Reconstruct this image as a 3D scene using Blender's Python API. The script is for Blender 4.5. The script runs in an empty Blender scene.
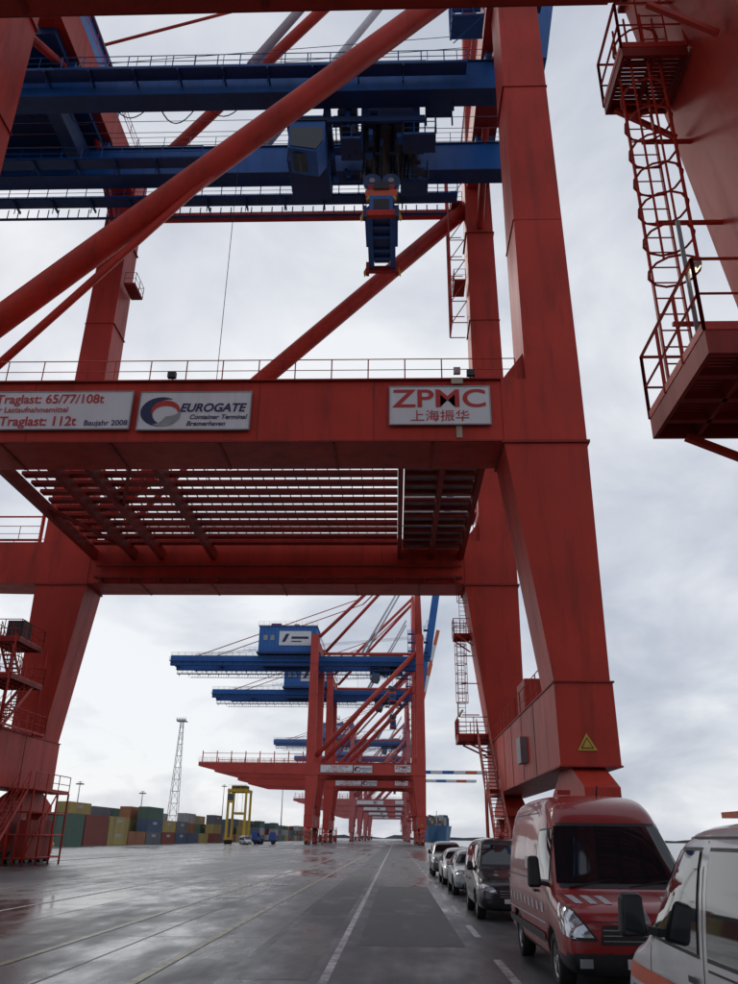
import bpy, bmesh, math, random
from mathutils import Vector, Matrix
from mathutils.bvhtree import BVHTree
random.seed(7)
scene=bpy.context.scene
scene.view_settings.view_transform='Standard'
scene.view_settings.look='None'
scene.view_settings.exposure=0
COL=scene.collection
S=1.12   # crane / quay layout scale (rail gauge about 33.4 m)

# ---------------------------------------------------------------- materials
def newmat(name):
    m=bpy.data.materials.new(name); m.use_nodes=True
    nt=m.node_tree; b=nt.nodes['Principled BSDF']
    return m,nt,b
def paint(name,col,rough=.45,var=.25,scale=.35,dirt=(.05,.035,.03),dirtamt=.25,metal=0,coat=0,bump=.0,streak=True,fine=0,spec=.5):
    m,nt,b=newmat(name); N=nt.nodes; L=nt.links
    b.inputs['Specular IOR Level'].default_value=spec
    tc=N.new('ShaderNodeTexCoord'); mp=N.new('ShaderNodeMapping')
    L.new(tc.outputs['Object'],mp.inputs[0])
    mp.inputs['Scale'].default_value=(1,1,.14) if streak else (1,1,1)
    n1=N.new('ShaderNodeTexNoise'); n1.inputs['Scale'].default_value=scale*4; n1.inputs['Detail'].default_value=9; n1.inputs['Roughness'].default_value=.68
    L.new(mp.outputs[0],n1.inputs['Vector'])
    n2=N.new('ShaderNodeTexNoise'); n2.inputs['Scale'].default_value=scale; n2.inputs['Detail'].default_value=6
    L.new(tc.outputs['Object'],n2.inputs['Vector'])
    r1=N.new('ShaderNodeMapRange'); r1.inputs[1].default_value=.3; r1.inputs[2].default_value=.7
    r1.inputs[3].default_value=1-var; r1.inputs[4].default_value=1+var*.6
    L.new(n2.outputs['Fac'],r1.inputs[0])
    mul=N.new('ShaderNodeVectorMath'); mul.operation='SCALE'; mul.inputs[0].default_value=col
    L.new(r1.outputs[0],mul.inputs['Scale'])
    r2=N.new('ShaderNodeMapRange'); r2.inputs[1].default_value=.50; r2.inputs[2].default_value=.76; r2.inputs[4].default_value=dirtamt*2
    L.new(n1.outputs['Fac'],r2.inputs[0])
    mx=N.new('ShaderNodeMix'); mx.data_type='RGBA'
    L.new(r2.outputs[0],mx.inputs[0]); L.new(mul.outputs[0],mx.inputs[6]); mx.inputs[7].default_value=(*dirt,1)
    out=mx.outputs[2]
    if fine:   # small scuffs and rust freckles
        n3=N.new('ShaderNodeTexNoise'); n3.inputs['Scale'].default_value=5; n3.inputs['Detail'].default_value=6; n3.inputs['Roughness'].default_value=.7; L.new(tc.outputs['Object'],n3.inputs['Vector'])
        r4=N.new('ShaderNodeMapRange'); r4.inputs[1].default_value=.60; r4.inputs[2].default_value=.73; r4.inputs[4].default_value=fine; L.new(n3.outputs['Fac'],r4.inputs[0])
        m2=N.new('ShaderNodeMix'); m2.data_type='RGBA'; L.new(r4.outputs[0],m2.inputs[0]); L.new(out,m2.inputs[6]); m2.inputs[7].default_value=(.09,.03,.02,1); out=m2.outputs[2]
    L.new(out,b.inputs['Base Color'])
    r3=N.new('ShaderNodeMapRange'); r3.inputs[3].default_value=max(.03,rough-.12); r3.inputs[4].default_value=rough+.15
    L.new(n1.outputs['Fac'],r3.inputs[0]); L.new(r3.outputs[0],b.inputs['Roughness'])
    b.inputs['Metallic'].default_value=metal; b.inputs['Coat Weight'].default_value=coat
    b.inputs['Coat Roughness'].default_value=.05
    if bump:
        bp=N.new('ShaderNodeBump'); bp.inputs['Strength'].default_value=bump; bp.inputs['Distance'].default_value=.05
        L.new(n2.outputs['Fac'],bp.inputs['Height']); L.new(bp.outputs[0],b.inputs['Normal'])
    return m
M={}
CR={'red':(.53,.042,.022),'redd':(.30,.028,.018),'blue':(.014,.14,.46),'blued':(.012,.055,.18)}
M['red']=paint('crane_red_paint',CR['red'],.5,.2,.3,(.19,.028,.018),.42,bump=.2,fine=.5,spec=.3)
M['redd']=paint('crane_red_trim_paint',CR['redd'],.55,.3,.6,(.09,.025,.02),.35,spec=.3)
M['blue']=paint('crane_blue_paint',CR['blue'],.45,.2,.3,(.03,.06,.12),.25)
M['blued']=paint('crane_dark_blue_paint',CR['blued'],.5,.25,.5,(.02,.025,.04),.3)
HAZE={}  # crane paints lightened towards sky grey: aerial haze painted into the colour
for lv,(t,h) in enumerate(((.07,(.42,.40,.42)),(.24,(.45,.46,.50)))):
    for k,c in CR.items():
        fc=tuple(a*(1-t)+b_*t for a,b_ in zip(c,h)); HAZE[(lv,k)]=paint(f'hazed_{k}_{lv}',fc,.6,.12,.3,tuple(x*.7 for x in fc),.2,spec=.3)
M['white']=paint('white_sign_paint',(.72,.73,.74),.5,.06,.8,(.45,.43,.4),.18)
M['cream']=paint('cream_primer',(.5,.42,.3),.6,.2,1)
M['grey']=paint('galvanised_steel',(.33,.34,.35),.5,.2,1,(.15,.13,.11),.3,metal=.3)
M['grate']=paint('deck_plate_grey',(.30,.31,.32),.6,.3,1,(.12,.1,.09),.4)
M['dark']=paint('dark_machinery',(.03,.032,.036),.5,.3,1)
M['yel']=paint('yellow_paint',(.62,.40,.03),.5,.15,1,(.2,.13,.05),.2)
M['redtxt']=paint('red_lettering',(.50,.03,.025),.5,.05,1,dirtamt=.05)
M['navy']=paint('navy_lettering',(.015,.025,.09),.5,.05,1,dirtamt=.05)
M['black']=paint('black_plastic',(.018,.018,.02),.45,.2,3,(.05,.05,.05),.2,streak=False)
M['tyre']=paint('tyre_rubber',(.02,.02,.02),.8,.2,4,(.06,.055,.05),.3,streak=False)
M['rim']=paint('alloy_rim',(.4,.41,.42),.35,.1,4,metal=.8,streak=False)
M['carred']=paint('red_van_paint',(.34,.012,.012),.3,.08,.6,(.14,.04,.04),.22,coat=.6,streak=False)
M['carwhite']=paint('white_car_paint',(.60,.61,.62),.3,.04,.6,(.38,.36,.33),.2,coat=.7,streak=False)
M['carblack']=paint('black_car_paint',(.012,.013,.015),.3,.1,.6,(.05,.05,.05),.1,coat=.9,streak=False)
M['carsilver']=paint('silver_car_paint',(.36,.38,.40),.35,.06,.6,(.2,.2,.2),.1,metal=.5,coat=.6,streak=False)
M['cargrey']=paint('grey_car_paint',(.09,.10,.11),.35,.06,.6,(.1,.1,.1),.1,metal=.4,coat=.6,streak=False)
M['orange']=paint('orange_reflective_tape',(.66,.12,.05),.4,.05,1,dirtamt=.05,streak=False)
M['bluetape']=paint('blue_reflective_tape',(.03,.08,.32),.4,.05,1,dirtamt=.05,streak=False)
M['tapew']=paint('white_reflective_tape',(.55,.55,.57),.4,.05,1,dirtamt=.12,streak=False)
M['hull']=paint('ship_hull_blue',(.05,.15,.30),.5,.2,.05)
m,nt,b=newmat('tinted_glass'); b.inputs['Base Color'].default_value=(.012,.015,.018,1); b.inputs['Roughness'].default_value=.04; b.inputs['Coat Weight'].default_value=.5; M['glass']=m
m,nt,b=newmat('headlight_lens'); b.inputs['Base Color'].default_value=(.55,.57,.6,1); b.inputs['Roughness'].default_value=.08; b.inputs['Metallic'].default_value=.6; b.inputs['Coat Weight'].default_value=1; M['lens']=m
m,nt,b=newmat('lit_lamp_tube'); b.inputs['Base Color'].default_value=(.9,.85,.7,1); b.inputs['Emission Color'].default_value=(1,.86,.55,1); b.inputs['Emission Strength'].default_value=1.6; M['lamp']=m
cc={'cy':(.42,.32,.11),'cr':(.24,.06,.045),'cg':(.08,.15,.11),'cb':(.07,.11,.19),'cw':(.38,.38,.38),'co':(.36,.15,.07),'cd':(.14,.15,.17)}
for k,v in cc.items(): M[k]=paint('container_'+k,v,.6,.15,.1,(.12,.08,.06),.3)

# ---------------------------------------------------------------- mesh builder
class MB:
    def __init__(s): s.v=[]; s.f=[]; s.m=[]; s.sm=[]; s.mats=[]
    def mi(s,k):
        if k not in s.mats: s.mats.append(k)
        return s.mats.index(k)
    def add(s,vs,fs,k,sm=False):
        o=len(s.v); s.v+= [tuple(v) for v in vs]; i=s.mi(k)
        for f in fs: s.f.append(tuple(o+a for a in f)); s.m.append(i); s.sm.append(sm)
    def tbox(s,a,b,k):
        x0,x1,y0,y1,z=a; X0,X1,Y0,Y1,Z=b
        vs=[(x0,y0,z),(x1,y0,z),(x1,y1,z),(x0,y1,z),(X0,Y0,Z),(X1,Y0,Z),(X1,Y1,Z),(X0,Y1,Z)]
        s.add(vs,[(3,2,1,0),(4,5,6,7),(0,1,5,4),(1,2,6,5),(2,3,7,6),(3,0,4,7)],k)
    def box(s,x0,x1,y0,y1,z0,z1,k):
        x0,x1=min(x0,x1),max(x0,x1); s.tbox((x0,x1,y0,y1,z0),(x0,x1,y0,y1,z1),k)
    def beam(s,p,q,w,h,k):
        p=Vector(p);q=Vector(q);d=(q-p).normalized()
        up=Vector((0,0,1)) if abs(d.z)<.95 else Vector((1,0,0))
        r=d.cross(up).normalized(); u=r.cross(d)
        vs=[]
        for c in (p,q):
            for a,b in ((-1,-1),(1,-1),(1,1),(-1,1)): vs.append(c+r*a*w/2+u*b*h/2)
        s.add(vs,[(3,2,1,0),(4,5,6,7),(0,1,5,4),(1,2,6,5),(2,3,7,6),(3,0,4,7)],k)
    def tube(s,p,q,r,k,n=6,r2=None):
        p=Vector(p);q=Vector(q);d=(q-p)
        if d.length<1e-5: return
        d.normalize(); r2=r if r2 is None else r2
        up=Vector((0,0,1)) if abs(d.z)<.95 else Vector((1,0,0))
        a=d.cross(up).normalized(); b=a.cross(d)
        vs=[]
        for c,rr in ((p,r),(q,r2)):
            for i in range(n):
                t=2*math.pi*i/n; vs.append(c+a*math.cos(t)*rr+b*math.sin(t)*rr)
        o=len(s.v)
        s.add(vs,[(i,(i+1)%n,n+(i+1)%n,n+i) for i in range(n)],k,n>4)
        i=s.mi(k)
        s.f.append(tuple(o+j for j in range(n-1,-1,-1)));s.m.append(i);s.sm.append(False)
        s.f.append(tuple(o+n+j for j in range(n)));s.m.append(i);s.sm.append(False)
    def prism(s,prof,y0,y1,k,axis='y'):
        n=len(prof)
        if axis=='y': vs=[(a,y0,b) for a,b in prof]+[(a,y1,b) for a,b in prof]
        else: vs=[(y0,a,b) for a,b in prof]+[(y1,a,b) for a,b in prof]
        s.add(vs,[tuple(range(n)),tuple(range(2*n-1,n-1,-1))]+[(i,n+i,n+(i+1)%n,(i+1)%n) for i in range(n)],k)
    def rail(s,p,q,k='red',h=1.1,sp=1.6,r=.028,mids=2):
        p=Vector(p);q=Vector(q);L=(q-p).length;n=max(1,round(L/sp));up=Vector((0,0,h))
        for i in range(n+1):
            c=p.lerp(q,i/n); s.tube(c,c+up,r,k,4)
        for j in range(mids): 
            u=up*((j+1)/(mids)); s.tube(p+u,q+u,r if j==mids-1 else r*.75,k,4)
        s.beam(p+Vector((0,0,.06)),q+Vector((0,0,.06)),.02,.12,k)
    def ring(s,c,r,axis,k,t=.02,n=12,a0=0,a1=2*math.pi):
        pr=None
        for i in range(n+1):
            a=a0+(a1-a0)*i/n
            if axis=='z': p=(c[0]+r*math.cos(a),c[1]+r*math.sin(a),c[2])
            else: p=(c[0]+r*math.cos(a),c[1],c[2]+r*math.sin(a))
            if pr: s.tube(pr,p,t,k,4)
            pr=p
    def obj(s,name,parent=None,bevel=0):
        me=bpy.data.meshes.new(name); me.from_pydata(s.v,[],s.f)
        for k in s.mats: me.materials.append(M[k])
        me['keys']=','.join(s.mats)
        me.polygons.foreach_set('material_index',s.m); me.polygons.foreach_set('use_smooth',s.sm)
        bm=bmesh.new(); bm.from_mesh(me); bmesh.ops.recalc_face_normals(bm,faces=bm.faces); bm.to_mesh(me); bm.free()
        me.update()
        o=bpy.data.objects.new(name,me); COL.objects.link(o)
        if parent: o.parent=parent
        if bevel:
            md=o.modifiers.new('bevel','BEVEL'); md.width=bevel; md.segments=2; md.limit_method='ANGLE'
        return o
def empty(name,loc=(0,0,0),rz=0):
    e=bpy.data.objects.new(name,None); e.location=loc; e.rotation_euler=(0,0,rz); e.empty_display_size=.5; COL.objects.link(e); return e

# ---------------------------------------------------------------- crane parts (local y=0 is front of near frame)
def mx(x): return -16-x
YF=[0,20.6]
def build_crane_meshes():
    P={}
    F=MB()
    for yf in YF:
        y0,y1=yf,yf+2.8
        F.box(-20.6,4.6,y0+.04,y1-.04,17.05,20.0,'red')
        for xx in (-17,-12.2,-7.5,-2.6,1.6): F.box(xx-.06,xx+.06,y0+.1,y1-.1,17.0,17.05,'redd')
        F.box(-20.6,4.6,y0-.12,y1+.12,20.0,20.06,'redd')
        F.box(-20.6,4.6,y0-.04,y0+.04,17.02,17.1,'redd')
        for xx in (-15.9,-5.9,-.9): F.box(xx-.02,xx+.02,y0+.03,y0+.04,17.1,20,'redd')
        for zz,rr in ((16.75,.09),(16.6,.06)): F.tube((-20,y1+.25,zz+.9),(4.4,y1+.25,zz+.9),rr,'redd',6)
        if yf>5:
            F.box(-20,4.4,y0-.55,y0-.15,17.3,17.45,'redd')
            for i in range(13): F.box(-19.6+i*1.95,-19.5+i*1.95,y0-.6,y0+.04,17.15,17.3,'redd')
            F.tube((-20,y0-.3,18.2),(4.4,y0-.3,18.2),.1,'redd',6)
        for sgn in (0,1):
            f=(lambda x:x) if sgn==0 else mx
            def tb(a,b,c,d,z0,e,g,h,i,z1,k='red'):
                a,b=sorted((f(a),f(b))); e,g=sorted((f(e),f(g)))
                F.tbox((a,b,c,d,z0),(e,g,h,i,z1),k)
            tb(4.6,8.05,y0,y1,17.05, 4.6,8.05,y0,y1,20.06)
            tb(4.5,8.15,y0-.1,y1+.1,16.93, 4.5,8.15,y0-.1,y1+.1,17.05,'redd')
            tb(5.9,7.95,y0+.1,y1-.1,7.0, 4.6,8.05,y0,y1,16.93)
            tb(5.7,8.07,y0+.05,y1-.05,20.06, 5.85,7.9,y0+.2,y1-.2,55)
            for z in (29,38,46.5): tb(5.68,8.0+.03,y0+.08,y1-.08,z,5.68,8.03,y0+.08,y1-.08,z+.05,'redd')
            pr=[(f(5.72),20.07),(f(4.6),20.07),(f(5.72),21.6)]
            F.prism(pr,y0+.3,y0+.36,'red'); F.prism(pr,y1-.36,y1-.3,'red')
        F.prism([(-24.05,17.05),(-24.05,20),(-53,20),(-53,19),(-46,17.4)],y0+.06,y1-.06,'red')
        F.tube((-20.3,yf+1.4,49.6),(6,yf+1.4,49.6),.42,'red',12)
        F.tube((-21.6,yf+1.4,21.8),(6.0,yf+1.4,50.2),.66,'red',20)
        F.tube((-21.6,yf+1.4,54.5),(6.3,11.7+(-4 if yf==0 else 4),84),.5,'red',12)
        F.tube((6.9,yf+1.4,54.8),(6.5,11.7+(-3.6 if yf==0 else 3.6),85),.8,'red',12,r2=.6)
        F.tube((-19,yf+1.4,21.4),(-9.5,yf+1.4,33.6),.2,'red',8)
    for f in ((lambda x:x),mx):
        F.box(f(5.85),f(8.0),-.05,23.45,4.1,7.0,'red')
        F.box(f(5.8),f(8.05),-.12,23.52,7.0,7.06,'redd')
        F.box(f(5.8),f(8.05),-.12,23.52,4.04,4.1,'redd')
        for yy in (5,8.5,12,15,18.4): F.box(f(5.83),f(8.02),yy-.03,yy+.03,4.12,6.98,'redd')
        F.box(f(6.0),f(7.8),2.7,20.7,51.2,54.2,'red')
        for yy in (8.8,15.8): F.box(f(6.2),f(7.6),yy-.5,yy+.5,50.25,51.2,'blue')
        for a,b in ((2.8,9),(20.6,14.4)):
            F.tube((f(6.9),a,47),(f(6.9),b,51),.3,'red',8)
        for yy in (1.4,22.0):
            X=f(6.9)
            F.prism([(yy-1.1,4.04),(yy+1.1,4.04),(yy+2.9,3.3),(yy+2.9,2.9),(yy-2.9,2.9),(yy-2.9,3.3)],X-.6,X+.6,'red','x')
            for d in (-2.3,2.3):
                F.prism([(yy+d-.5,2.85),(yy+d+.5,2.85),(yy+d+1.5,2.1),(yy+d+1.5,1.7),(yy+d-1.5,1.7),(yy+d-1.5,2.1)],X-.5,X+.5,'redd','x')
                for e in (-1.1,1.1):
                    c=yy+d+e
                    F.prism([(c-.3,1.66),(c+.3,1.66),(c+.95,.95),(c+.95,.35),(c-.95,.35),(c-.95,.95)],X-.4,X+.4,'red','x')
                    for w in (-.52,.52): F.tube((X-.45,c+w,.36),(X+.45,c+w,.36),.34,'dark',14)
            s=-1 if yy<5 else 1
            F.tube((X,yy+s*4.3,1.0),(X,yy+s*5.2,1.0),.22,'yel',10)
            F.box(X-.45,X+.45,yy+s*4.25-.1,yy+s*4.25+.1,.5,1.5,'red')
    P['portal_frame']=F.obj('portal_frame',bevel=.03)
    G=MB()
    for x in (-20.3,-17.6,-15.7,-12.2): G.box(x-.15,x+.15,2.8,20.6,18.7,19.4,'redd')
    for x in (.3,2.4,4.4): G.box(x-.14,x+.14,2.8,20.6,18.75,19.36,'redd')
    n=14
    for i in range(n):
        y=3.5+i*1.2
        G.box(-20.1,.15,y,y+.55,19.41,19.6,'redd')
        G.box(.5,4.25,y,y+.2,19.3,19.5,'redd')
    for i in range(33):
        x=-19.8+i*.6
        if x<.1: G.box(x-.02,x+.02,3.4,20.2,19.61,19.68,'redd')
    for i in range(8):
        y=3.1+i*2.2
        for xx in (.5,2.5): G.box(xx,xx+1.85,y+.06,y+2.05,19.52,19.6,'grate')
    for x0,y0,x1,y1 in ((-12.2,3,-15.7,12),(-20.3,12,-17.6,20)): G.beam((x0,y0,19.1),(x1,y1,19.1),.2,.2,'redd')
    G.rail((-20.3,2.95,19.6),(.1,2.95,19.6),'red')
    P['lashing_deck']=G.obj('lashing_deck')
    B=MB()
    for y0 in (8.2,15.2):
        B.box(-66,8.4,y0,y0+1.2,47.6,50.2,'blue')
        B.box(-66,8.4,y0-.12,y0+1.32,50.2,50.27,'blued')
        B.box(-66,8.4,y0-.1,y0+1.3,47.52,47.6,'blued')
        for i in range(25):
            x=-64+i*3
            B.box(x-.03,x+.03,y0-.02,y0+1.22,47.62,50.18,'blue')
    for x in (-65.5,-52,-39,-24): B.box(x-.5,x+.5,9.4,15.2,48.2,50.1,'blued')
    for y0,z0,xa,xb in ((6.9,48.6,-66,4.8),(16.5,46.6,-66,4.8),(12.9,46.9,-60,-14)):
        B.box(xa,xb,y0,y0+.95,z0-.08,z0,'blued')
        for yy in (y0,y0+.95): B.rail((xa,yy,z0),(xb,yy,z0),'blue',sp=1.5,r=.038)
        for i in range(int((xb-xa)/3)):
            x=xa+i*3+.6; B.box(x-.05,x+.05,y0-.05,y0+1.3,z0-.3,z0-.08,'blued')
            B.tube((x,y0+.5,z0-.3),(x+.0,y0+.5,z0-1.0),.04,'blued',4)
    for yy in (8.2,9.4,15.2,16.4): B.rail((-66,yy,50.3),(8.3,yy,50.3),'grey',sp=2,r=.028)
    B.box(-62,4,17.6,17.75,45.6,45.75,'blued')
    for i in range(82): B.tube((-61.5+i*.8,17.68,45.75),(-61.5+i*.8,17.68,46.6),.045,'blued',4)
    for j in range(9):
        x0=-40+j*3.3; pr=None
        for i in range(11):
            t=i/10; p=(x0+3.3*t,10.3,49.9-(2.6 if j%2 else 2.0)*4*t*(1-t))
            if pr: B.tube(pr,p,.05,'dark',4)
            pr=p
    for yy in (11,12,13,14.2): 
        B.tube((-60,yy,49.6),(8,yy,49.4),.03,'grey',4); B.tube((-60,yy+.3,51.5),(6,yy+.3,57),.03,'dark',4)
    for yy in (8.8,15.8):
        B.tube((-10,yy,51.0),(4,yy,76),.33,'white',10)
        B.tube((-58,yy,50.5),(-10,yy+0.0,68),.14,'red',6)
        B.tube((-10,yy,68),(5.5,yy,83.5),.2,'red',6)
    P['trolley_girders']=B.obj('trolley_girders')
    H=MB()
    H.box(-40,-23,6.2,17.8,51.2,58.6,'blue')
    H.box(-40.4,-22.6,5.8,18.2,50.6,51.2,'blued')
    H.box(-40.2,-22.8,6.0,18.0,58.6,58.85,'blued')
    for i in range(16): H.box(-39.5+i*1.05,-39.42+i*1.05,6.15,6.2,51.3,58.5,'blued')
    H.box(-34,-24.6,6.02,6.12,53.0,57.2,'white')
    H.prism([(-33.2,54),(-32,56.4),(-31,56.4),(-32.2,54)],5.97,6.02,'navy')
    H.box(-30.4,-25.4,5.97,6.02,54.9,55.6,'navy'); H.box(-30.4,-27.4,5.97,6.02,54.0,54.3,'navy')
    for xx in (-38,-36): H.box(xx-.6,xx+.6,6.05,6.18,54.5,56,'grey')
    H.rail((-40.3,5.9,58.9),(-22.7,5.9,58.9),'red'); H.rail((-40.3,18.1,58.9),(-22.7,18.1,58.9),'red')
    H.rail((-44,5.3,51.2),(-22.6,5.3,51.2),'blue')
    H.box(-37,-34,9,12,58.85,60.2,'blued'); H.box(-30,-28.5,8,9.5,58.85,59.8,'grey')
    P['machinery_house']=H.obj('machinery_house')
    T=MB()
    T.box(-7.6,2.2,8.6,9.3,50.5,51.0,'dark'); T.box(-7.6,2.2,15.4,16.1,50.5,51.0,'dark')
    for x in (-7.2,-4.6,-2.0,1.5): T.box(x-.25,x+.25,9.45,15.15,46.8,47.5,'blued')
    for yy in (9.6,12.3,14.9): T.box(-7.5,2.1,yy-.12,yy+.12,46.3,46.8,'blued')
    T.box(-7.0,-4.8,12,14.6,47.7,49.8,'blue'); T.box(-2.0,1.6,10.6,14.8,48.0,51.5,'blued'); T.box(-3.9,-2.6,10.2,14.2,47.8,49.4,'dark')
    for x in (-1.6,-.6,.4,1.3): T.tube((x,10.4,46.6),(x,14.6,46.6),.42,'dark',10)
    for (x0,x1,y0,y1,z) in ((-7.4,-4.6,11.2,14.8,44.6),(-3.6,-2.2,9.6,11.5,44.9),(.6,2.8,9.6,11.2,45.2),(.5,2.4,13.5,15,45.0),(2.2,4.0,9.2,10.4,47.6)):
        T.box(x0,x1,y0,y1,z-.07,z,'blued')
        for a,b in (((x0,y0),(x1,y0)),((x0,y1),(x1,y1)),((x0,y0),(x0,y1)),((x1,y0),(x1,y1))): T.rail((a[0],a[1],z),(b[0],b[1],z),'blue',r=.045,sp=.7)
        for a in (x0,x1):
            for b in (y0,y1): T.tube((a,b,z),(a,b,46.8),.06,'dark',4)
    for i in range(60):
        x=random.uniform(-7.2,1.7);y=random.uniform(9.6,14.6);z=random.uniform(44.8,48.5)
        a=random.uniform(.12,.55); T.box(x,x+a,y,y+random.uniform(.2,.7),z,z+random.uniform(.12,.55),random.choice(['dark','blued','grey','blue','blue']))
    for i in range(20):
        x=random.uniform(-7,1.7);y=random.uniform(9.8,14.6); T.tube((x,y,44.6),(x+random.uniform(-.5,.5),y+random.uniform(-.5,.5),47),.045,'dark',4)
    T.prism([(-7.0,43.2),(-5.1,42.8),(-4.6,43.7),(-4.6,45.5),(-7.0,45.5)],8.7,10.9,'blue')
    T.prism([(-6.85,43.3),(-5.12,42.95),(-4.7,43.72),(-4.75,44.9),(-6.85,44.9)],8.63,8.7,'glass')
    T.box(-6.7,-5.3,9.0,10.6,42.95,43.0,'glass'); T.box(-7.1,-4.5,8.6,11,45.5,45.62,'dark'); 
    for a in (-6.8,-4.8): T.tube((a,9.5,45.5),(a,9.5,47),.1,'dark',5)
    P['hoist_trolley']=T.obj('hoist_trolley')
    K=MB()
    cx=-.85
    for a in (-.62,.62):
        for yy in (10.4,13.2): K.tube((cx+a,yy-.18,41.7),(cx+a,yy+.18,41.7),.6,'blued',20); K.tube((cx+a,yy-.24,41.7),(cx+a,yy+.24,41.7),.2,'grey',10)
    for yy in (10.4,13.2):
        for e in (-1.15,-.1,.1,1.15): K.tube((cx+e,yy,41.8),(cx+e*.9,yy,46.4),.028,'dark',4)
    K.box(cx-.85,cx+.85,10.0,13.6,40.5,41.15,'red'); K.box(cx-1.05,cx+1.05,9.8,10.1,40.0,40.5,'orange'); K.box(cx-1.05,cx+1.05,13.5,13.8,40.0,40.5,'red')
    K.box(cx-.5,cx+.5,9.7,10.0,40.5,41.1,'dark')
    for a in (-1,1): K.tube((cx+a*.85,9.9,39.6),(cx+a*.85,9.9,40.0),.12,'yel',8)
    K.box(cx-.75,cx+.75,9.6,14.2,38.3,39.8,'blue'); K.box(cx-1.08,cx+1.08,10.4,13.2,38.7,39.6,'blue'); K.box(cx-.5,cx+.5,9.56,9.6,38.7,39.5,'dark')
    K.box(cx-.92,cx-.55,9.2,14.6,37.8,38.28,'blue'); K.box(cx+.55,cx+.92,9.2,14.6,37.8,38.28,'blue')
    K.box(cx-.53,cx+.53,9.8,14.0,38.0,38.27,'blued')
    for yy in (10.4,11.3,12.6,13.4): K.box(cx-.54,cx+.54,yy-.12,yy+.12,37.85,37.99,'blue')
    for yy in (9.0,14.4):
        K.box(cx-1.05,cx+1.05,yy,yy+.3,37.65,38.1,'red')
        for a in (-1,1):
            K.box(cx+a*1.02-.11,cx+a*1.02+.11,yy-.05,yy+.38,37.5,38.4,'red' if yy>10 else 'blued')
            K.prism([(cx+a*1.1,38.1),(cx+a*1.3,37.6),(cx+a*1.26,37.3),(cx+a*1.12,37.5)],yy+.05,yy+.25,'yel')
    P['container_spreader']=K.obj('container_spreader')
    A=MB()
    for yf in YF:
        for yy in (yf+.1,yf+2.7): 
            A.rail((-20.6,yy,20.08),(5.3,yy,20.08),'red'); A.rail((-53,yy,20.08),(-24.3,yy,20.08),'red')
        for i in range(8): A.tube((-25-i*3.9,yf+1.4,20),(-25-i*3.9,yf+1.4,23.0),.14,'red',4)
        A.tube((-25,yf+1.4,22.4),(-52.3,yf+1.4,22.4),.07,'red',4)
    for x in (-19,-9.8,3.3):
        A.box(x-.18,x+.18,-.3,-.1,20.1,20.38,'dark'); A.tube((x,-.05,20.06),(x,-.05,20.4),.04,'grey',4)
    A.box(2.55,2.85,-.3,-.13,20.2,20.5,'lens'); A.box(2.45,2.95,-.17,-.13,19.75,20.05,'cream'); A.box(2.6,2.85,-.02,.035,17.2,17.75,'cream')
    def grating(x0,x1,y0,y1,z,d=.2):
        A.box(x0,x1,y0,y0+.06,z-d,z,'redd'); A.box(x0,x1,y1-.06,y1,z-d,z,'redd')
        A.box(x0,x0+.06,y0+.06,y1-.06,z-d,z,'redd'); A.box(x1-.06,x1,y0+.06,y1-.06,z-d,z,'redd')
        n=int((y1-y0)/.08)
        for i in range(n): A.box(x0+.06,x1-.06,y0+.07+i*.08,y0+.115+i*.08,z-.05,z-.012,'redd')
        m=max(2,int((x1-x0)/.5))
        for i in range(1,m): xx=x0+(x1-x0)*i/m; A.box(xx-.03,xx+.03,y0+.06,y1-.06,z-d+.02,z-.055,'redd')
    def frame_rails(x0,x1,y0,y1,z,skip=''):
        if 'a' not in skip: A.rail((x0,y0,z),(x1,y0,z),'red',sp=.9)
        if 'b' not in skip: A.rail((x0,y1,z),(x1,y1,z),'red',sp=.9)
        if 'c' not in skip: A.rail((x0,y0,z),(x0,y1,z),'red',sp=.9)
        if 'd' not in skip: A.rail((x1,y0,z),(x1,y1,z),'red',sp=.9)
    def ladder(x,y,z0,z1,side=-1):
        for a in (-.22,.22): A.beam((x+a,y,z0),(x+a,y,z1),.07,.03,'red')
        n=int((z1-z0)/.3)
        for i in range(n): A.tube((x-.22,y,z0+.3*i+.15),(x+.22,y,z0+.3*i+.15),.016,'red',4)
        zc=z0+2.2
        while zc<z1+.9:
            A.ring((x,y+side*.34,zc),.38,'z','red',.024,12); zc+=.62
        for t in range(5):
            a=math.pi*(.05+.9*t/4); A.tube((x+.38*math.cos(a),y+side*(.34+.38*math.sin(a)),z0+2.2),(x+.38*math.cos(a),y+side*(.34+.38*math.sin(a)),z1+.9),.02,'red',4)
    def stair(x,ya,za,yb,zb,w=.35):
        for e in (-w,w): 
            A.beam((x+e,ya,za),(x+e,yb,zb),.04,.22,'red'); n=5
            for j in range(n+1):
                p=Vector((x+e,ya+(yb-ya)*j/n,za+(zb-za)*j/n)); A.tube(p,p+Vector((0,0,1)),.026,'red',4)
            for hh in (.5,1.0): A.tube((x+e,ya,za+hh),(x+e,yb,zb+hh),.026,'red',4)
        n=int(abs(zb-za)/.2)
        for j in range(1,n):
            p=Vector((x,ya+(yb-ya)*j/n,za+(zb-za)*j/n)); A.box(x-w+.03,x+w-.03,p.y-.12,p.y+.12,p.z-.02,p.z+.02,'redd')
    ZP=7.5
    grating(3.85,5.8,20.9,23.2,ZP,.34); frame_rails(3.85,5.8,20.9,23.2,ZP,'d')
    for yy in (21.5,22.1,22.7): A.box(3.92,5.78,yy-.05,yy+.05,ZP-.32,ZP-.2,'redd')
    for yy in (21.1,23.1): A.beam((5.88,yy,6.4),(4.3,yy,ZP-.36),.1,.1,'red'); A.beam((5.0,yy,13.1),(4.0,yy,13.8),.08,.08,'red')
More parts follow.
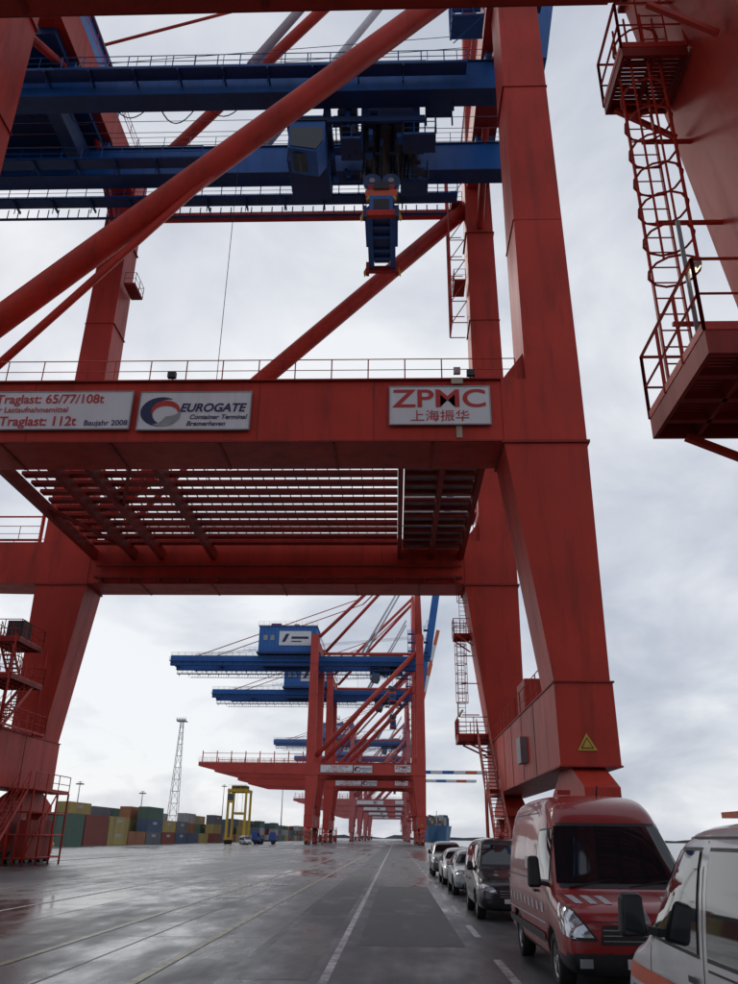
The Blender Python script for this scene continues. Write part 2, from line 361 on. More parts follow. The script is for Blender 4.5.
    grating(3.85,4.95,22.0,23.2,14.0); frame_rails(3.85,4.95,22.0,23.2,14.0,'d')
    ladder(4.3,22.85,ZP,14.1)
    for z in (9.0,11,12.8): A.beam((4.3,22.9,z),(5.4,22.9,z),.06,.06,'red')
    ladder(4.5,22.2,14.0,20.2)
    A.tube((3.9,21.2,ZP),(3.9,21.2,ZP+2.0),.03,'grey',6)
    A.beam((3.92,21.05,ZP+1.1),(4.22,21.55,ZP+1.6),.12,.09,'grey'); A.beam((3.92,21.05,ZP+1.03),(4.22,21.55,ZP+1.53),.08,.06,'lamp')
    stair(5.35,20.9,ZP,17.6,4.2); grating(5.0,5.7,16.7,17.6,4.2); stair(5.35,16.7,4.2,13.2,.8)
    for q in ((5.0,13.3),(5.7,13.3),(5.0,16.75),(5.0,17.55)): A.tube((q[0],q[1],.3),(q[0],q[1],4.2 if q[1]>14 else 1.8),.05,'red',5)
    for (z,x0,x1,y0,y1) in ((7.1,-24,-21.4,13.5,19.8),(9.9,-24,-21.6,14.5,18.8),(12.2,-24,-22,15.5,18.8)):
        if z>8: grating(x0,x1,y0,y1,z)
        frame_rails(x0,x1,y0,y1,z)
    stair(-22.1,14.8,7.1,18.0,9.9); stair(-22.9,18.0,9.9,15.6,12.2)
    A.box(-23.6,-22.6,17,18.2,12.25,13.6,'dark'); A.box(-23.7,-22.9,14.2,16.2,7.1,9.2,'redd')
    for q in ((-21.7,14.5),(-21.7,18.8),(-23.9,14.5),(-23.9,18.8)): A.tube((q[0],q[1],7),(q[0],q[1],12.2),.06,'red',5)
    XA,XB=-21.9,-20.8
    for z in (.4,1.6,2.8,4.0):
        for a,b in (((XA,18.2),(XB,18.2)),((XB,18.2),(XB,23.5)),((XA,23.5),(XB,23.5))): A.tube((*a,z),(*b,z),.05,'red',5)
    for q in ((XA,18.2),((XA+XB)/2,18.2),(XB,18.2),(XB,20),(XB,21.8),(XB,23.5)): A.tube((*q,0),(*q,4.0),.065,'red',5)
    A.tube((XB,18.2,.4),(XB,21.8,4.0),.05,'red',5); A.box(XA,XB,18.15,23.55,3.95,4.03,'redd')
    A.box(-21.7,-21.0,19,22.5,.3,2.4,'redd'); A.rail((XB,18.2,4.03),(XB,23.5,4.03),'red',h=.95)
    stair(-21.3,17.9,4.0,14.4,.3,.3)
    for sgn in (0,1):
        f=(lambda x:x) if sgn==0 else mx
        def g(x0,x1): return tuple(sorted((f(x0),f(x1))))
        A.box(*g(6.2,7.4),9,11.5,7.06,8.8,'red'); A.box(*g(5.55,5.85),7.2,8.4,4.8,5.9,'grey')
        A.rail((f(5.95),3,7.06),(f(5.95),20,7.06),'red')
        a,b=g(4.7,5.6)
        for z in (22.2,42,50): 
            A.box(a,b,21.0,23.0,z-.08,z,'redd'); frame_rails(a,b,21.0,23.0,z,'d' if sgn==0 else 'c')
        A.rail((f(5.6),3,54.3),(f(5.6),20.6,54.3),'red'); A.rail((f(8.1),3,54.3),(f(8.1),20.6,54.3),'red')
    for z in range(38,54,2):
        for a,b in (((4.4,21),(5.6,21)),((4.4,23),(5.6,23)),((4.4,21),(4.4,23))): A.tube((a[0],a[1],z),(b[0],b[1],z),.05,'red',4)
        A.tube((4.4,21,z),(5.6,21,z+2),.04,'red',4); A.tube((4.4,23,z),(4.4,21,z+2),.04,'red',4)
    for q in ((4.4,21),(4.4,23)): A.tube((*q,38),(*q,54),.07,'red',4)
    for z in (48.5,51,53.5,56):
        A.box(3.6,5.6,3.6,5.2,z-.06,z,'blue')
        for a,b in (((3.6,3.6),(5.6,3.6)),((3.6,5.2),(5.6,5.2)),((3.6,3.6),(3.6,5.2))): A.rail((a[0],a[1],z),(b[0],b[1],z),'blue',sp=.6,r=.04)
        A.tube((3.6,3.6,z-2.5),(5.6,3.6,z),.04,'blue',4)
    for q in ((3.6,3.6),(3.6,5.2)): A.tube((*q,48.4),(*q,57),.06,'blue',4)
    for z in (50.5,53.5,57):
        A.box(8.15,9.4,2.9,5,z-.06,z,'blued')
        for a,b in (((8.15,2.9),(9.4,2.9)),((9.4,2.9),(9.4,5))): A.rail((a[0],a[1],z),(b[0],b[1],z),'blue',sp=.6,r=.04)
        A.tube((8.15,2.9,z),(9.4,2.9,z+3),.04,'blue',4)
    A.tube((9.4,2.9,50.5),(9.4,2.9,60),.06,'blue',4)
    A.tube((-11,12,20),(-11,12,47.5),.022,'dark',4)
    A.prism([(6.5,4.6),(7.2,4.6),(6.85,5.2)],-.09,-.055,'yel'); A.prism([(6.62,4.67),(7.08,4.67),(6.85,5.06)],-.1,-.09,'black'); A.prism([(6.68,4.7),(7.02,4.7),(6.85,5.0)],-.108,-.1,'yel')
    P['rails_ladders_and_platforms']=A.obj('rails_ladders_and_platforms')
    Z=MB()
    SB=((-.2,4.05,17.8,19.6),(-11.05,-6.25,17.6,19.4),(-20.0,-11.45,17.65,19.45))
    for x0,x1,z0,z1 in SB:
        Z.box(x0,x1,-.13,-.05,z0,z1,'white')
        for (a,b,c,d) in ((x0,x1,z0-.05,z0),(x0,x1,z1,z1+.05),(x0-.05,x0,z0-.05,z1+.05),(x1,x1+.05,z0-.05,z1+.05)): Z.box(a,b,-.15,-.04,c,d,'grey')
    def arc(cx,cz,r0,r1,a0,a1,k,y=-.14):
        n=16; vs=[]
        for i in range(n+1):
            t=i/n; a=math.radians(a0+(a1-a0)*t); w=math.sin(math.pi*t)*(r1-r0)
            ra=r1; rb=r1-w*.999-.02
            vs.append((cx+ra*1.25*math.cos(a),y,cz+ra*math.sin(a))); vs.append((cx+rb*1.25*math.cos(a),y,cz+rb*math.sin(a)))
        Z.add(vs,[(2*i,2*i+1,2*i+3,2*i+2) for i in range(n)],k)
    arc(-10.1,18.45,.3,.72,60,290,'navy'); arc(-9.9,18.5,.25,.5,-20,200,'redtxt',-.145); arc(-10.0,18.35,.2,.62,-120,10,'grey',-.15)
    P['sign_boards']=Z.obj('sign_boards')
    def boom(ang,keys,nm,L=62):
        b=MB(); d=Vector((math.cos(math.radians(ang)),0,math.sin(math.radians(ang))))
        st=Vector((9.4,0,50.6)) if ang>10 else Vector((9.4,0,48.9))
        for y0 in (8.8,15.8):
            p=st+Vector((0,y0,0)); n=len(keys)
            for i,k in enumerate(keys): b.beam(p+d*(L*i/n),p+d*(L*(i+1)/n),1.2,2.0,k)
        for i in range(9):
            c=st+Vector((0,12.3,0))+d*(3+i*7.1); b.beam(c-Vector((0,2.8,0)),c+Vector((0,2.8,0)),.8,1.0,keys[0])
        return b.obj(nm)
    BM={'raised':boom(81,['blue'],'raised_boom'),
        'lowered':boom(0,['blue','blue','white','blue','white','orange','white'],'lowered_boom'),
        'striped':boom(76,['blue','blue','orange','white','orange','white','orange'],'raised_boom')}
    def text(body,x,z,size,key,shear=0,off=0,y=-.145,sx=1,al='LEFT'):
        c=bpy.data.curves.new('lettering','FONT'); c.body=body; c.size=size; c.shear=shear; c.offset=off; c.extrude=.004; c.align_x=al
        c.materials.append(M[key]); o=bpy.data.objects.new('lettering',c); COL.objects.link(o)
        o.location=(x,y,z); o.rotation_euler=(math.pi/2,0,0); o.scale=(sx,1,1); return o
    tx=[text('ZPMC',1.92,18.62,1.22,'redtxt',0,.018,sx=1.25,al='CENTER'),
        text('上海振华',1.92,17.97,.58,'redtxt',0,0,sx=1.1,al='CENTER'),
        text('EUROGATE',-9.3,18.45,.56,'navy',.25,.015,sx=.98),
        text('Container Terminal',-8.85,18.08,.31,'navy',.25,.005),
        text('Bremerhaven',-8.95,17.76,.31,'navy',.25,.005),
        text('Traglast: 65/77/108t',-17.45,18.9,.62,'redtxt',0,.008,sx=.95),
        text('unter Lastaufnahmemittel',-17.9,18.45,.38,'redtxt',0,.003,sx=.95),
        text('max. Traglast: 112t',-18.45,17.8,.64,'redtxt',0,.010,sx=.95),
        text('Baujahr 2008',-13.4,17.8,.36,'navy',0,.003)]
    return P,tx,BM
P,TX,BM=build_crane_meshes()
used=set()
def place_crane(y,text=True,boom='raised',haze=None):
    e=empty('container_crane',(0,y*S,0)); e.scale=(S,S,S)
    for o in list(P.values())+[BM[boom]]+(TX if text else []):
        c=o
        if o.name not in used: used.add(o.name)
        else:
            c=o.copy(); COL.objects.link(c)
        c.parent=e
        if c.type=='MESH' and y>100:
            for md in list(c.modifiers): c.modifiers.remove(md)
        if haze is not None and c is not o and c.type=='MESH':
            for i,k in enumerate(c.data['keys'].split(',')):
                if (haze,k) in HAZE: c.material_slots[i].link='OBJECT'; c.material_slots[i].material=HAZE[(haze,k)]  # distant copies get the paint with haze mixed in
place_crane(30)
place_crane(-12.5,text=False)
for y,bm_,hz in ((224,'raised',0),(282,'raised',0),(440,'striped',1),(535,'striped',1),(640,'lowered',1),(740,'lowered',1)): place_crane(y,text=y<300,boom=bm_,haze=hz)

# ---------------------------------------------------------------- ground
def ground_mat(name,c0,c1,rl,rh,sx,seed):
    m,nt,b=newmat(name);N=nt.nodes;L=nt.links
    tc=N.new('ShaderNodeTexCoord')
    def noise(scale,mapscale,det=6,rough=.6):
        mp=N.new('ShaderNodeMapping'); mp.inputs['Scale'].default_value=mapscale; mp.inputs['Location'].default_value=(seed,seed,0)
        L.new(tc.outputs['Object'],mp.inputs[0]); n=N.new('ShaderNodeTexNoise'); n.inputs['Scale'].default_value=scale; n.inputs['Detail'].default_value=det; n.inputs['Roughness'].default_value=rough
        L.new(mp.outputs[0],n.inputs['Vector']); return n.outputs['Fac']
    big=noise(.16,(1,sx,1),6); fine=noise(28,(1,1,1),4,.7); mid=noise(1.3,(1,.4,1),6)
    r=N.new('ShaderNodeMapRange'); r.inputs[1].default_value=.35;r.inputs[2].default_value=.68; L.new(mid,r.inputs[0])
    mixc=N.new('ShaderNodeMix'); mixc.data_type='RGBA'; mixc.inputs[6].default_value=(*c0,1); mixc.inputs[7].default_value=(*c1,1); L.new(r.outputs[0],mixc.inputs[0])
    mul=N.new('ShaderNodeMix'); mul.data_type='RGBA'; mul.blend_type='MULTIPLY'; mul.inputs[0].default_value=.6
    L.new(mixc.outputs[2],mul.inputs[6]); 
    rf=N.new('ShaderNodeMapRange'); rf.inputs[1].default_value=.3;rf.inputs[2].default_value=.7;rf.inputs[3].default_value=.5;rf.inputs[4].default_value=1.4; L.new(fine,rf.inputs[0]); L.new(rf.outputs[0],mul.inputs[7])
    L.new(mul.outputs[2],b.inputs['Base Color'])
    rr=N.new('ShaderNodeMapRange'); rr.inputs[1].default_value=.42; rr.inputs[2].default_value=.56; rr.inputs[3].default_value=rl; rr.inputs[4].default_value=rh
    ad=N.new('ShaderNodeMath'); ad.operation='MULTIPLY_ADD'; ad.inputs[1].default_value=.25; L.new(mid,ad.inputs[0]); 
    s2=N.new('ShaderNodeMath'); s2.operation='MULTIPLY'; s2.inputs[1].default_value=.75; L.new(big,s2.inputs[0]); L.new(s2.outputs[0],ad.inputs[2])
    L.new(ad.outputs[0],rr.inputs[0]); L.new(rr.outputs[0],b.inputs['Roughness'])
    bp=N.new('ShaderNodeBump'); bp.inputs['Distance'].default_value=.004
    bs=N.new('ShaderNodeMapRange'); bs.inputs[1].default_value=.42; bs.inputs[2].default_value=.58; bs.inputs[3].default_value=.1; bs.inputs[4].default_value=.9; L.new(ad.outputs[0],bs.inputs[0]); L.new(bs.outputs[0],bp.inputs['Strength'])
    L.new(fine,bp.inputs['Height']); L.new(bp.outputs[0],b.inputs['Normal'])
    return m
M['apron']=ground_mat('wet_concrete_apron',(.08,.083,.088),(.155,.158,.162),.13,.5,.22,3)
M['asph']=ground_mat('damp_asphalt',(.045,.047,.05),(.08,.082,.085),.18,.55,.1,11)
M['asph2']=ground_mat('asphalt_patch',(.038,.039,.042),(.06,.062,.065),.22,.55,.2,21)
def linemat(name,col):
    m,nt,b=newmat(name);N=nt.nodes;L=nt.links
    tc=N.new('ShaderNodeTexCoord'); n=N.new('ShaderNodeTexNoise'); n.inputs['Scale'].default_value=3.5; n.inputs['Detail'].default_value=9; n.inputs['Roughness'].default_value=.75; L.new(tc.outputs['Object'],n.inputs['Vector'])
    r=N.new('ShaderNodeMapRange'); r.inputs[1].default_value=.38; r.inputs[2].default_value=.60; L.new(n.outputs['Fac'],r.inputs[0])
    mixc=N.new('ShaderNodeMix'); mixc.data_type='RGBA'; mixc.inputs[6].default_value=(.10,.10,.10,1); mixc.inputs[7].default_value=(*col,1); L.new(r.outputs[0],mixc.inputs[0]); L.new(mixc.outputs[2],b.inputs['Base Color']); b.inputs['Roughness'].default_value=.35
    return m
M['lw']=linemat('white_road_paint',(.60,.61,.61)); M['ly']=linemat('yellow_road_paint',(.52,.46,.26)); M['seam']=linemat('joint_sealant',(.03,.03,.03))
M['rails']=paint('crane_rail_steel',(.12,.09,.07),.35,.2,1,metal=.8)
g=MB(); g.add([(-4000,-200,0),(15,-200,0),(15,5000,0),(-4000,5000,0)],[(0,1,2,3)],'apron'); g.obj('ground')
r=MB(); r.add([(-2.5,-60,.004),(5.6,-60,.004),(5.6,1200,.004),(-2.5,1200,.004)],[(0,1,2,3)],'asph'); r.obj('quay_road')
w=MB(); w.box(15,15.8,-200,5000,-6,.25,'grate'); w.obj('quay_wall')
mk=MB()
def strip(x0,x1,y0,y1,k,z=.008): mk.add([(x0,y0,z),(x1,y0,z),(x1,y1,z),(x0,y1,z)],[(0,1,2,3)],k)
strip(-1.08,-.95,-20,1000,'lw')
strip(-3.68,-3.52,-20,1000,'ly'); strip(-6.15,-6.0,-20,1000,'ly')
for x in (-10.3,-14.4,-18.6): strip(x-.07,x+.07,-20,1000,'lw')
y=-4.5
while y<230: strip(1.62,1.76,y,y+2.5,'lw'); y+=5.8
for i in range(60): strip(-66,-2.55,3+i*7.5,3.035+i*7.5,'seam',.006)
for i in range(30): strip(-2.5,5.6,9+i*15,9.03+i*15,'seam')
for x in (-4.9,-8.5,-12.3,-16.4,-20.7): strip(x-.015,x+.015,-20,500,'seam',.0065)
for (x0,x1,a,b) in ((-7.6,-6.7,32.5,33.8),(-5.5,-4.6,37,38),(-9.3,-8.1,40,41.2),(-5.8,-5.1,29,30)): strip(x0,x1,a,b,'lw')
mk.obj('road_markings')
pt=MB(); 
for (x0,x1,a,b) in ((-.7,1.3,17,37),(-2.3,-1.25,13,67),(-.3,1.45,50,80)): pt.add([(x0,a,.0062),(x1,a,.0062),(x1,b,.0062),(x0,b,.0062)],[(0,1,2,3)],'asph2')
pt.obj('asphalt_patches')
for X in (6.9*S,-22.9*S):
    q=MB(); q.box(X-.04,X+.04,-60,1200,.0,.03,'rails'); q.box(X-.22,X-.07,-60,1200,.0,.012,'seam'); q.box(X+.07,X+.22,-60,1200,.0,.012,'seam'); q.obj('crane_rail')
m,nt,b=newmat('river_water'); b.inputs['Base Color'].default_value=(.03,.045,.05,1); b.inputs['Roughness'].default_value=.15
n=nt.nodes.new('ShaderNodeTexNoise'); n.inputs['Scale'].default_value=.5; n.inputs['Detail'].default_value=6; bp=nt.nodes.new('ShaderNodeBump'); bp.inputs['Strength'].default_value=.6
tc=nt.nodes.new('ShaderNodeTexCoord'); nt.links.new(tc.outputs['Object'],n.inputs['Vector']); nt.links.new(n.outputs['Fac'],bp.inputs['Height']); nt.links.new(bp.outputs[0],b.inputs['Normal']); M['water']=m
q=MB(); q.add([(15.7,-300,-4),(4000,-300,-4),(4000,5000,-4),(15.7,5000,-4)],[(0,1,2,3)],'water'); q.obj('water')
M['land']=paint('far_land',(.14,.155,.16),.9,.3,.01)
q=MB(); vs=[];fs=[]
for i in range(160):
    x=-3800+i*48; h=3+random.random()*9+(6 if random.random()>.8 else 0); vs+=[(x,4200,-5),(x,4200,h),(x,4500,-5)]
for i in range(159): a=3*i; fs+=[(a,a+3,a+4,a+1),(a+1,a+4,a+5,a+2)]
q.add(vs,fs,'land'); q.obj('distant_treeline')

# ---------------------------------------------------------------- containers
def container(mb,x,y,z,k,L=12.19):
    mb.box(x,x+2.44,y,y+L,z+.12,z+2.5,k); 
    for a in (0,2.34):
        for c in (0,L-.1): mb.box(x+a-.01,x+a+.11,y+c-.01,y+c+.11,z,z+2.6,k)
    for zz in (z+.02,z+2.48): 
        mb.box(x-.012,x+2.452,y-.012,y+.1,zz,zz+.12,k); mb.box(x+2.35,x+2.452,y+.1,y+L-.1,zz,zz+.12,k)
    n=int(L/.6)
    for i in range(n): mb.box(x+2.44,x+2.465,y+.3+i*.6,y+.6+i*.6,z+.16,z+2.45,k)
    for i in range(5): mb.box(x+.3+i*.42,x+.36+i*.42,y-.02,y,z+.16,z+2.45,k)
    mb.box(x+2.466,x+2.47,y+L*.35,y+L*.62,z+1.5,z+2.1,'cw') if random.random()<.4 else None
keys=list(cc.keys())
for bi,(ya,nb) in enumerate(((140,9),(262,8),(370,9),(490,10))):
    st=MB()
    for i in range(nb):
        y=ya+i*12.9
        for rr in range(4):
            h=random.choice([1,2,2,3,3])
            if bi==0: h=random.choice([2,2,3]) if rr else random.choice([1,2,2,3])
            for z in range(h):
                wts=[6,4,4,3,3,3,2] if bi==0 else [4,4,3,3,4,3,2]
                container(st,-58-rr*4.2,y,z*2.62,random.choices(keys,wts)[0])
    st.obj('container_stack')
st=MB()
for i in range(26):
    for z in range(random.choice([1,2,2,3])): container(st,-88-i*2.9,175+random.choice([0,0,13]),z*2.62,random.choice(keys))
st.obj('container_stack')

def straddle(x,y):
    e=empty('straddle_carrier',(x,y,0)); s=MB()
    for a in (-2.3,2.3):
        s.box(a-.35,a+.35,-4.6,4.6,1.0,1.6,'yel')
        for yy in (-3.6,3.6): s.tbox((a-.3,a+.3,yy-.4,yy+.4,1.6),(a-.25,a+.25,yy-.3,yy+.3,12.6),'yel')
        s.box(a-.28,a+.28,-4.3,4.3,12.6,13.3,'yel')
        for yy in (-3.7,-1.3,1.3,3.7): s.tube((a-.22,yy,.65),(a+.22,yy,.65),.65,'tyre',14)
    for yy in (-3.6,3.6): s.box(-2.1,2.1,yy-.3,yy+.3,12.65,13.25,'yel')
    s.box(-1.9,1.9,-2.6,2.6,12.9,14.3,'dark'); s.box(-1.25,1.25,-3.0,3.0,7.2,7.7,'yel')
    for a in (-1.2,1.2):
        for yy in (-2.6,2.6): s.tube((a,yy,7.7),(a,yy,12.8),.04,'dark',4)
    s.box(-2.2,-.5,-5.9,-4.1,9.9,12.2,'yel'); s.box(-2.12,-.58,-5.93,-5.9,10.5,12.0,'glass')
    s.rail((-2.4,-4.3,13.3),(2.4,-4.3,13.3),'yel')
    s.obj('carrier_frame',e)
straddle(-41.5,226)
def tractor(x,y,rz):
    e=empty('terminal_tractor',(x,y,0),rz); s=MB()
    s.box(-1.2,1.2,0,5.5,.7,1.1,'dark'); s.tbox((-1.1,.3,.3,2.0,1.1),(-1.0,.2,.5,2.0,3.0),'bluetape'); s.tbox((-1.02,.22,.36,.42,1.8),(-.95,.15,.44,.5,2.8),'glass')
    s.box(.35,1.1,.3,2.2,1.1,1.7,'bluetape'); s.box(-1.1,1.1,3.6,4.8,1.1,1.35,'dark')
    for yy in (1.0,4.2):
        for a in (-1.15,.8): s.tube((a,yy,.5),(a+.35,yy,.5),.5,'tyre',14)
    s.tube((.9,2.3,1.1),(.9,2.3,3.2),.08,'grey',6)
    s.obj('tractor_body',e)
tractor(-35,224,1.3); tractor(-31.5,230,1.6)

def mast(x,y,h,n=8):
    e=empty('light_mast',(x,y,0)); s=MB()
    s.tube((0,0,0),(0,0,h),.45,'grey',8,r2=.2); s.tube((0,0,0),(0,0,.6),.9,'grate',8)
    s.ring((0,0,h-1),1.5,'z','grey',.09,12); s.ring((0,0,h-.2),1.1,'z','grey',.07,12)
    for i in range(n):
        a=2*math.pi*i/n; c=Vector((1.7*math.cos(a),1.7*math.sin(a),h-1.2)); s.beam((0,0,h-1),c,.1,.1,'grey'); s.box(c.x-.4,c.x+.4,c.y-.4,c.y+.4,c.z-.35,c.z+.1,'grate')
    s.obj('mast_pole',e)
def lattice(x,y,h):
    e=empty('lattice_light_mast',(x,y,0)); s=MB(); n=10
    for i in range(n):
        z0=h*i/n;z1=h*(i+1)/n;a=1.7*(1-i/n)+.6;b=1.7*(1-(i+1)/n)+.6
        cs=[(-1,-1),(1,-1),(1,1),(-1,1)]
        for j in range(4):
            p,q=cs[j],cs[(j+1)%4]
            s.tube((p[0]*a,p[1]*a,z0),(p[0]*b,p[1]*b,z1),.1,'grey',4); s.tube((p[0]*a,p[1]*a,z0),(q[0]*b,q[1]*b,z1),.07,'grey',4); s.tube((q[0]*b,q[1]*b,z1),(p[0]*b,p[1]*b,z1),.07,'grey',4)
    s.box(-2.2,2.2,-2,2,h,h+.3,'grey')
    for i in range(6): s.box(-2.1+i*.75,-1.7+i*.75,-2.1,-1.8,h+.3,h+1.2,'grate')
    s.rail((-2.2,-2,h+.3),(2.2,-2,h+.3),'grey',h=1.4)
    s.obj('mast_frame',e)
lattice(-98,375,50)
mast(-162,430,27); mast(-150,500,26); mast(-80,600,40); mast(-130,640,38); mast(-245,560,34)

e=empty('container_ship',(38,780,0)); s=MB()
hp=[(0,0),(9,14),(15,40),(16,70),(16,300),(-16,300),(-16,70),(-15,40),(-9,14)]
vs=[(a*.8,b+(8 if b==0 else 2),-4) for a,b in hp]+[(a,b,13) for a,b in hp]; n=len(hp)
s.add(vs,[(i,(i+1)%n,n+(i+1)%n,n+i) for i in range(n)]+[tuple(range(n,2*n))],'hull')
for i in range(11):
    for j in range(4,18):
        h=random.choice([2,3,4,4]) 
        for z in range(h): s.box(-13.5+i*2.5,-11.1+i*2.5,j*15,j*15+12.2,13+z*2.6,15.55+z*2.6,random.choice(keys))
s.tube((0,20,13),(0,20,26),.4,'white',6)
s.obj('hull_and_cargo',e)

# ---------------------------------------------------------------- vehicles
def apply_mods(o):
    dg=bpy.context.evaluated_depsgraph_get(); me=bpy.data.meshes.new_from_object(o.evaluated_get(dg)); o.modifiers.clear(); o.data=me
class Vehicle:
    def __init__(s,name,st,loc,rz,body,wheels,wr,W,matfn=None):
        s.e=empty(name,loc,rz); s.W=W
        vs=[];fs=[];n=14
        for (y,zb,zbelt,zr,zt,ws,wb,wrf) in st:
            h=[(0,zb),(ws*.85,zb),(ws,zb+.12),(wb,(zb+zbelt)*.5),(wb-.01,zbelt),(wrf,zr),(wrf*.72,zt-.02),(0,zt)]
            ring=h+[(-a,b) for a,b in h[-2:0:-1]]
            vs+=[(a,y,b) for a,b in ring]
        for i in range(len(st)-1):
            for j in range(n): fs.append((i*n+j,(i+1)*n+j,(i+1)*n+(j+1)%n,i*n+(j+1)%n))
        fs.append(tuple(range(n))); fs.append(tuple(range(len(vs)-1,len(vs)-n-1,-1)))
        me=bpy.data.meshes.new('body'); me.from_pydata(vs,[],fs)
        bm=bmesh.new(); bm.from_mesh(me); bmesh.ops.recalc_face_normals(bm,faces=bm.faces); bm.to_mesh(me); bm.free()
        o=bpy.data.objects.new('body',me); COL.objects.link(o)
        me.materials.append(M[body]); me.materials.append(M['black'])
        md=o.modifiers.new('s','SUBSURF'); md.levels=2; md.render_levels=2
        bpy.context.view_layer.update(); apply_mods(o)
        for p in o.data.polygons:
            p.use_smooth=True
            if matfn: p.material_index=matfn(p.center)
        cut=MB(); 
        for y in wheels:
            for sg in (-1,1): cut.tube((sg*(W-.32),y,wr),(sg*(W+.3),y,wr),wr+.07,'black',28)
        c=cut.obj('cutter'); 
        bmv=o.modifiers.new('b','BOOLEAN'); bmv.object=c; bmv.operation='DIFFERENCE'; bmv.solver='EXACT'
        bpy.context.view_layer.update()
        ob=o.data; s.bvh=BVHTree.FromPolygons([v.co.copy() for v in ob.vertices],[tuple(p.vertices) for p in ob.polygons])
        apply_mods(o); bpy.data.objects.remove(c)
        o.parent=s.e
        wm=MB()
        for y in wheels:
            for sg in (-1,1):
                xo=sg*(W-.015); xi=sg*(W-.24)
                prof=[(xi,wr*.62),(xi,wr*.94),(xi+sg*.03,wr),(xo-sg*.03,wr),(xo,wr*.94),(xo-sg*.005,wr*.66),(xo-sg*.04,wr*.64)]
                N=28; v=[];f=[]
                for i in range(N):
                    a=2*math.pi*i/N
                    for x,r_ in prof: v.append((x,y+r_*math.cos(a),wr+r_*math.sin(a)))
                m_=len(prof)
                for i in range(N):
                    for j in range(m_-1): f.append((i*m_+j,((i+1)%N)*m_+j,((i+1)%N)*m_+j+1,i*m_+j+1))
                wm.add(v,f,'tyre',True)
                wm.tube((xi,y,wr),(xo-sg*.08,y,wr),wr*.63,'black',24)
                wm.tube((xo-sg*.08,y,wr),(xo-sg*.02,y,wr),wr*.16,'rim',12)
                for i in range(7):
                    a=2*math.pi*i/7; wm.beam((xo-sg*.05,y+.1*wr*math.cos(a),wr+.1*wr*math.sin(a)),(xo-sg*.05,y+.62*wr*math.cos(a),wr+.62*wr*math.sin(a)),.05,.035,'rim')
                pr=None
                for i in range(25):
                    a=2*math.pi*i/24; p=(xo-sg*.035,y+.63*wr*math.cos(a),wr+.63*wr*math.sin(a))
                    if pr: wm.tube(pr,p,.018,'rim',4)
                    pr=p
        wm.obj('wheels',s.e)
        s.pb=MB(); s.ex=MB()
    def hit(s,d,a,b):
        if d=='L': r=s.bvh.ray_cast(Vector((-5,a,b)),Vector((1,0,0)))
        elif d=='R': r=s.bvh.ray_cast(Vector((5,a,b)),Vector((-1,0,0)))
        elif d=='F': r=s.bvh.ray_cast(Vector((a,-5,b)),Vector((0,1,0)))
        elif d=='B': r=s.bvh.ray_cast(Vector((a,15,b)),Vector((0,-1,0)))
        else: r=s.bvh.ray_cast(Vector((a,b,5)),Vector((0,0,-1)))
        return r
    def patch(s,d,c,k,off=.008,n=6,m=6):
        vs=[];ok=[]
        for i in range(n+1):
            for j in range(m+1):
                u=i/n;v=j/m
                a=(1-u)*(1-v)*c[0][0]+u*(1-v)*c[1][0]+u*v*c[2][0]+(1-u)*v*c[3][0]
                b=(1-u)*(1-v)*c[0][1]+u*(1-v)*c[1][1]+u*v*c[2][1]+(1-u)*v*c[3][1]
                r=s.hit(d,a,b)
                if r[0] is None: vs.append((0,0,0)); ok.append(False)
                else: vs.append(r[0]+r[1]*off); ok.append(True)
        fs=[]
        for i in range(n):
            for j in range(m):
                q=(i*(m+1)+j,(i+1)*(m+1)+j,(i+1)*(m+1)+j+1,i*(m+1)+j+1)
                if all(ok[t] for t in q): fs.append(q)
        s.pb.add(vs,fs,k,True)
    def both(s,c,k,off=.008,n=6,m=6):
        s.patch('L',c,k,off,n,m); s.patch('R',c,k,off,n,m)
    def sym(s,d,c,k,off=.008,n=6,m=6):
        s.patch(d,c,k,off,n,m); s.patch(d,[(-a,b) for a,b in c],k,off,n,m)
    def mirror(s,y,z,w=.2,h=.26,k='black',out=.12):
        for sg in (-1,1):
            X=sg*(s.W+out)
            bm=MB(); 
            bm.tbox((X-w/2,X+w/2,y-.03,y+.09,z),(X-w/2+.02,X+w/2-.02,y-.01,y+.09,z+h),k)
            bm.obj('door_mirror',s.e,bevel=.045)
            s.ex.box(X-w/2+.03,X+w/2-.03,y+.092,y+.1,z+.03,z+h-.03,'glass')
            s.ex.beam((X-sg*w/2,y+.05,z+.06),(sg*(s.W-.12),y+.08,z+.02),.05,.06,k)
    def done(s):
        s.pb.obj('windows_lights_and_trim',s.e); s.ex.obj('fittings',s.e)

def windows_side(v,ws,border=.03):
    for c in ws:
        cx=sum(p[0] for p in c)/4; cz=sum(p[1] for p in c)/4
        big=[(p[0]+(border if p[0]>cx else -border),p[1]+(border if p[1]>cz else -border)) for p in c]
        v.both(big,'black',.004); v.both(c,'glass',.010)
def seam_v(v,y,z0,z1,w=.012): v.both([(y,z0),(y+w,z0),(y+w,z1),(y,z1)],'black',.003,1,8)
def seam_h(v,y0,y1,z,w=.012): v.both([(y0,z),(y1,z),(y1,z+w),(y0,z+w)],'black',.003,8,1)

